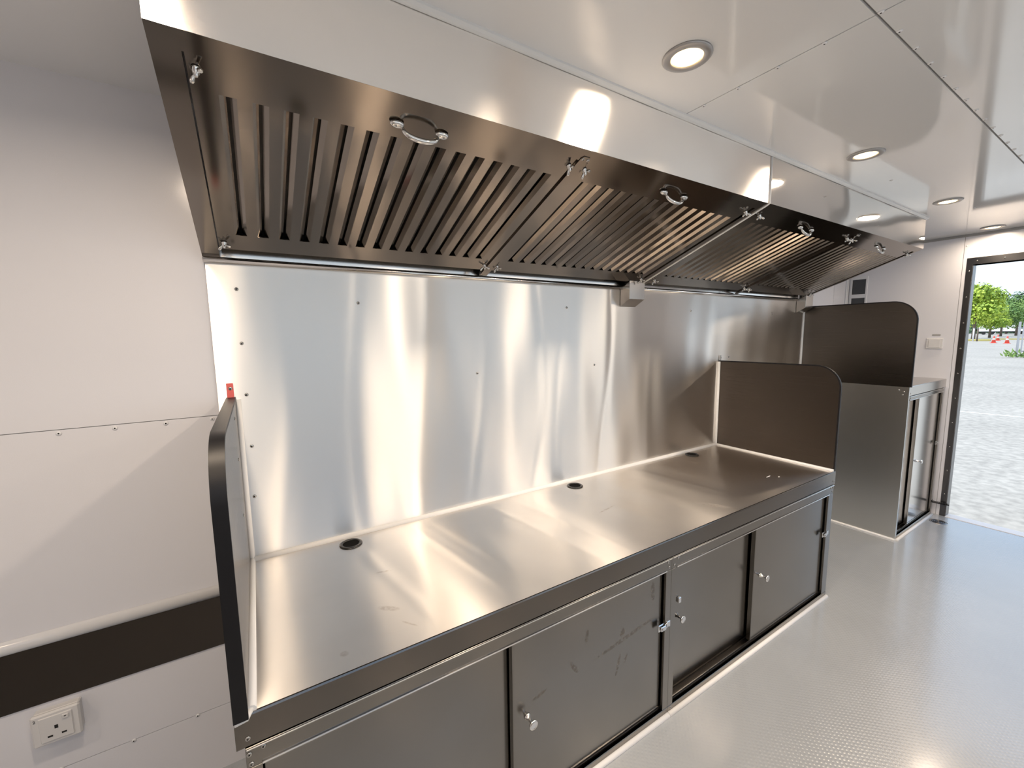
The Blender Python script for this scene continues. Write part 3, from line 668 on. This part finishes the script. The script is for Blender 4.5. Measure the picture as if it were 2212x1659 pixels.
# switch and label on the end wall
s2 = thing('wall_switch', (XE, -.562, 1.28), 'pale grey blank switch plate on the end wall beside the doorway', 'switch')
MB().box(XE-.012, XE-.0003, -.612, -.520, 1.280, 1.360, .003).build('face_plate', M['plastic'], s2)
MB().box(XE-.016, XE-.0125, -.598, -.534, 1.290, 1.350, .0015).build('rocker', M['plastic'], s2)
tag(MB().box(XE-.002, XE-.0003, -.594, -.548, 1.380, 1.390, .0004).build('label_strip', M['grey_trim']), 'small dark label strip above the switch on the end wall', 'label')
# white frame with dark panes in the far corner
vp = thing('pane_frame', (XE, -.065, 1.5), 'white frame with dark square panes on the end wall, under the hood end', 'frame')
fr = MB()
zz = [1.468, 1.568, 1.592, 1.700, 1.733, 1.852]
fr.box(XE-.014, XE-.0005, -.022, -.006, 1.45, 1.88, .001); fr.box(XE-.014, XE-.0005, -.128, -.116, 1.45, 1.88, .001)
for (za, zb) in ((1.45, 1.468), (1.568, 1.592), (1.702, 1.733), (1.856, 1.88)): fr.box(XE-.014, XE-.0005, -.116, -.022, za, zb, .001)
fr.build('frame', M['white_trim'], vp)
for (za, zb) in ((1.468, 1.568), (1.592, 1.702), (1.733, 1.856)): MB().box(XE-.006, XE-.001, -.116, -.022, za, zb).build('pane', M['dark_pane'], vp)
cp = MB().box(4.395, 4.44, -.010, -.0005, 1.06, H, .003).build('trim_4', M['white_trim']); struct(cp, 'white vertical cover strip in the far corner of the back wall', 'trim')

# floor drain, coiled door spring
fd = thing('floor_drain', (4.302, -.725, 0), 'round metal floor drain grate in front of the doorway', 'drain')
MB().lathe([(.052, 0), (.052, .002), (.046, .003), (.044, .0015)], (4.302, -.725, 0), (0, 0, 1), 28).build('rim', M['steel_plain'], fd)
for r_ in (.036, .026, .016, .006): MB().tube([(4.302+r_*math.cos(2*PI*k/24), -.725+r_*math.sin(2*PI*k/24), .002) for k in range(24)], .0028, 6, True).build('ring', M['steel_dark'], fd)
pts = []
for k in range(240):
    t_ = k/239; a = t_*2*PI*18; cx_ = 4.436+.030*t_; cy_ = -.640-.098*t_; pts.append((cx_-.002+.006*math.cos(a), cy_, .105-.006*t_+.0075*math.sin(a)))
ds = thing('door_spring', (4.45, -.69, .09), 'black coiled cable between the cabinet and the door frame, near the floor', 'cable')
MB().tube(pts, .0022, 5).build('coil', M['black'], ds)
MB().box(4.440, 4.446, -.652, -.628, .090, .122, .001).build('anchor', M['black'], ds)

# ================================================================== outside
gd = MB().box(-150, 900, -500, 500, GZ-.2, GZ).build('ground', M['ground']); struct(gd, 'pale sunlit gravel yard outside the doorway', 'ground')
def ray(px, py):
    return r2*((px-1106)/FPX)-u2*((py-829.5)/FPX)+fw
def gpt(px, py):
    d = ray(px, py); t_ = (GZ-CAM.z)/d.z; p = CAM+d*t_; return Vector((p.x, p.y, GZ))
def tree(x, y, hgt, rad, mat, label, seed, n_leaf=4200, base=.28):
    rnd = random.Random(seed); t = thing('tree', (x, y, GZ), label, 'tree', 'trees at the edge of the yard')
    MB().tube([(x, y, GZ), (x+.1, y, GZ+hgt*.3), (x-.1, y+.15, GZ+hgt*.6)], [hgt*.028, hgt*.02, hgt*.008], 8).build('trunk', M['bark'], t)
    blobs = []
    for k in range(16):
        a = rnd.uniform(0, 2*PI); rr_ = rad*rnd.uniform(.1, .72); zz_ = GZ+hgt*rnd.uniform(base+.12, .86)
        f_ = 1-.55*max(0, (zz_-GZ)/hgt-.5)*2
        blobs.append((Vector((x+rr_*math.cos(a)*f_, y+rr_*math.sin(a)*f_, zz_)), rad*rnd.uniform(.28, .46)))
    blobs.append((Vector((x, y, GZ+hgt*.86)), rad*.34)); blobs.append((Vector((x, y, GZ+hgt*.55)), rad*.55))
    mb = MB(); ls = hgt*.026
    for k in range(n_leaf):
        c_, r_ = rnd.choice(blobs); d_ = Vector((rnd.gauss(0, 1), rnd.gauss(0, 1), rnd.gauss(0, .8))).normalized()
        p = c_+d_*r_*rnd.uniform(.72, 1.05); nn = (d_+Vector((rnd.uniform(-.8, .8), rnd.uniform(-.8, .8), rnd.uniform(0, .9)))).normalized()
        u = nn.cross(Vector((rnd.uniform(-1, 1), rnd.uniform(-1, 1), .3))).normalized(); w = nn.cross(u); q = ls*rnd.uniform(.6, 1.3)
        mb.add([p-u*q, p-w*q*.6, p+u*q, p+w*q*.6], [(0, 1, 2, 3)])
    mb.build('crown', mat, t)
    return t
def at(px, D):
    d = ray(px, 712); s = D/d.x; p = CAM+d*s; return p.x, p.y
specs = [(2104, 126, 11.6, 4.9, 'leaf_light', 'bright yellow-green tree nearest the doorway edge'),
         (2139, 143, 8.4, 4.2, 'leaf_light', 'lower bright green tree right of the tallest one'),
         (2163, 170, 9.2, 5.0, 'leaf_mid', 'mid green tree behind the white trailer'),
         (2196, 188, 10.8, 5.6, 'leaf_mid', 'mid green tree above the fence end'),
         (2240, 205, 11.5, 5.6, 'leaf_mid', 'mid green tree right of the fence end'),
         (2142, 238, 13.2, 6.6, 'leaf_dark', 'dark tree in the row behind, left'),
         (2174, 262, 13.0, 7.0, 'leaf_dark', 'dark tree in the row behind, middle'),
         (2208, 246, 15.8, 7.0, 'leaf_dark', 'dark tree in the row behind, right, rising above the rest')]
for i, (px, D, hg, rd, mt, lb) in enumerate(specs):
    x, y = at(px, D); tree(x, y, hg, rd, M[mt], lb, 100+i, base=.18 if i > 1 else .3)
# verge of dry grass
for i, (pa, pb, da, db, lb) in enumerate(((2080, 2142, 104, 119, 'strip of dry yellow grass below the nearest tree'), (2150, 2215, 118, 126, 'strip of dry grass behind the orange cones'))):
    xa1, ya1 = at(pa, da); xb1, yb1 = at(pb, da); xc1, yc1 = at(pb, db); xd1, yd1 = at(pa, db)
    tag(MB().prism([(xa1, ya1), (xb1, yb1), (xc1, yc1), (xd1, yd1)], 'z', GZ, GZ+.12).build('grass_verge', M['grass']), lb, 'grass', kind='stuff')
# hedge line closes the horizon
hd = MB(); rnd = random.Random(5)
for k in range(5200):
    yy = rnd.uniform(-120, 140); zz_ = GZ+rnd.random()**.8*4.2; p = Vector((285+rnd.uniform(-3, 3), yy, zz_))
    nn = Vector((-1, rnd.uniform(-.7, .7), rnd.uniform(-.2, .9))).normalized(); u = nn.cross(Vector((0, rnd.uniform(-1, 1), 1))).normalized(); w = nn.cross(u); q = rnd.uniform(.6, 1.3)
    hd.add([p-u*q, p-w*q*.7, p+u*q, p+w*q*.7], [(0, 1, 2, 3)])
tag(hd.build('hedge', M['leaf_dark']), 'long dark hedge along the far side of the yard', 'hedge', kind='stuff')
# white box trailer far away
x, y = at(2188, 225); tk = thing('lorry_trailer', (x, y, GZ), 'white lorry trailer parked far across the yard', 'trailer')
MB().box(x-1.3, x+1.3, y-8.2, y+8.2, GZ+1.15, GZ+3.9, .05).build('body', M['truck_white'], tk)
MB().box(x-1.0, x+1.0, y-8.0, y+8.0, GZ+.85, GZ+1.15).build('chassis', M['tyre'], tk)
for yy in (-6.2, -5.0, 4.6, 6.6):
    MB().lathe([(.5, -.2), (.5, .2)], (x-1.0, y+yy, GZ+.5), (1, 0, 0), 16).build('wheel', M['tyre'], tk)
# cones
for i, (px, py) in enumerate(((2146, 741), (2155, 736), (2175, 742))):
    p = gpt(px, py); t = thing('traffic_cone', p, ['leftmost of the three orange traffic cones', 'orange traffic cone in the middle, set farther back', 'rightmost orange traffic cone, nearest the fence'][i], 'traffic cone', 'orange cones in the yard')
    MB().box(p.x-.32, p.x+.32, p.y-.32, p.y+.32, GZ, GZ+.06, .02).build('base', M['cone'], t)
    MB().lathe([(.23, .06), (.06, 1.0), (.045, 1.02)], p, (0, 0, 1), 14).build('body', M['cone'], t)
    MB().lathe([(.160, .45), (.122, .66)], p, (0, 0, 1), 14).build('band', M['cone_white'], t)
# palisade fence
p0 = gpt(2196, 772); ft = thing('palisade_fence', p0, 'grey steel palisade fence at the right of the doorway view', 'fence')
pal = MB()
pal.prism([(-.034, 0), (-.034, 2.32), (-.018, 2.42), (0, 2.36), (.018, 2.42), (.034, 2.32), (.034, 0)], 'x', -.006, .006); pal = pal.mesh('pale', M['fence'])
for k in range(60):
    inst('pale', pal, (p0.x-.05+.03*k, p0.y-.155*k, GZ+.05), ft)
for z in (.4, 2.0): MB().add([(p0.x, p0.y, GZ+z), (p0.x+.05, p0.y, GZ+z), (p0.x+1.85, p0.y-9.3, GZ+z), (p0.x+1.8, p0.y-9.3, GZ+z), (p0.x, p0.y, GZ+z+.06), (p0.x+.05, p0.y, GZ+z+.06), (p0.x+1.85, p0.y-9.3, GZ+z+.06), (p0.x+1.8, p0.y-9.3, GZ+z+.06)], [(0, 3, 2, 1), (4, 5, 6, 7), (0, 1, 5, 4), (1, 2, 6, 5), (2, 3, 7, 6), (3, 0, 4, 7)]).build('rail', M['fence'], ft)
MB().box(p0.x, p0.x+.1, p0.y-.02, p0.y+.09, GZ, GZ+2.45).build('post', M['fence'], ft)
wd = MB(); rnd = random.Random(9)
for k in range(500):
    tt = rnd.random(); p = Vector((p0.x-.65+1.8*tt+rnd.uniform(-.2, .2), p0.y+.5-9*tt, GZ+abs(rnd.gauss(0, .16)))); u = Vector((rnd.uniform(-1, 1), rnd.uniform(-1, 1), 1)).normalized(); w = u.cross(Vector((1, 0, 0))).normalized()
    wd.add([p, p+w*.05+u*.12, p+u*.3, p-w*.05+u*.12], [(0, 1, 2, 3)])
tag(wd.build('weeds', M['leaf_mid']), 'low green weeds along the foot of the palisade fence', 'weeds', kind='stuff')
# lamp posts by the nearest tree
for i, px in enumerate((2104, 2113)):
    x, y = at(px, 102); t = thing('marker_post', (x, y, GZ), ['pale post at the door frame edge below the nearest tree', 'dark post below the nearest tree'][i], 'post')
    MB().tube([(x, y, GZ), (x, y, GZ+2.1)], .10, 8).build('shaft', M['cone_white'] if i == 0 else M['bark'], t); MB().lathe([(.13, 2.1), (.10, 2.2)], (x, y, GZ), (0, 0, 1), 8).build('cap', M['fence'], t)
# painted line on the yard
pa, pb = gpt(2072, 889), gpt(2240, 905)
tag(MB().prism([(pa.x, pa.y), (pb.x, pb.y), (pb.x+.08, pb.y), (pa.x+.08, pa.y)], 'z', GZ, GZ+.004).build('painted_line', M['line']), 'thin white painted line on the gravel yard', 'painted line')
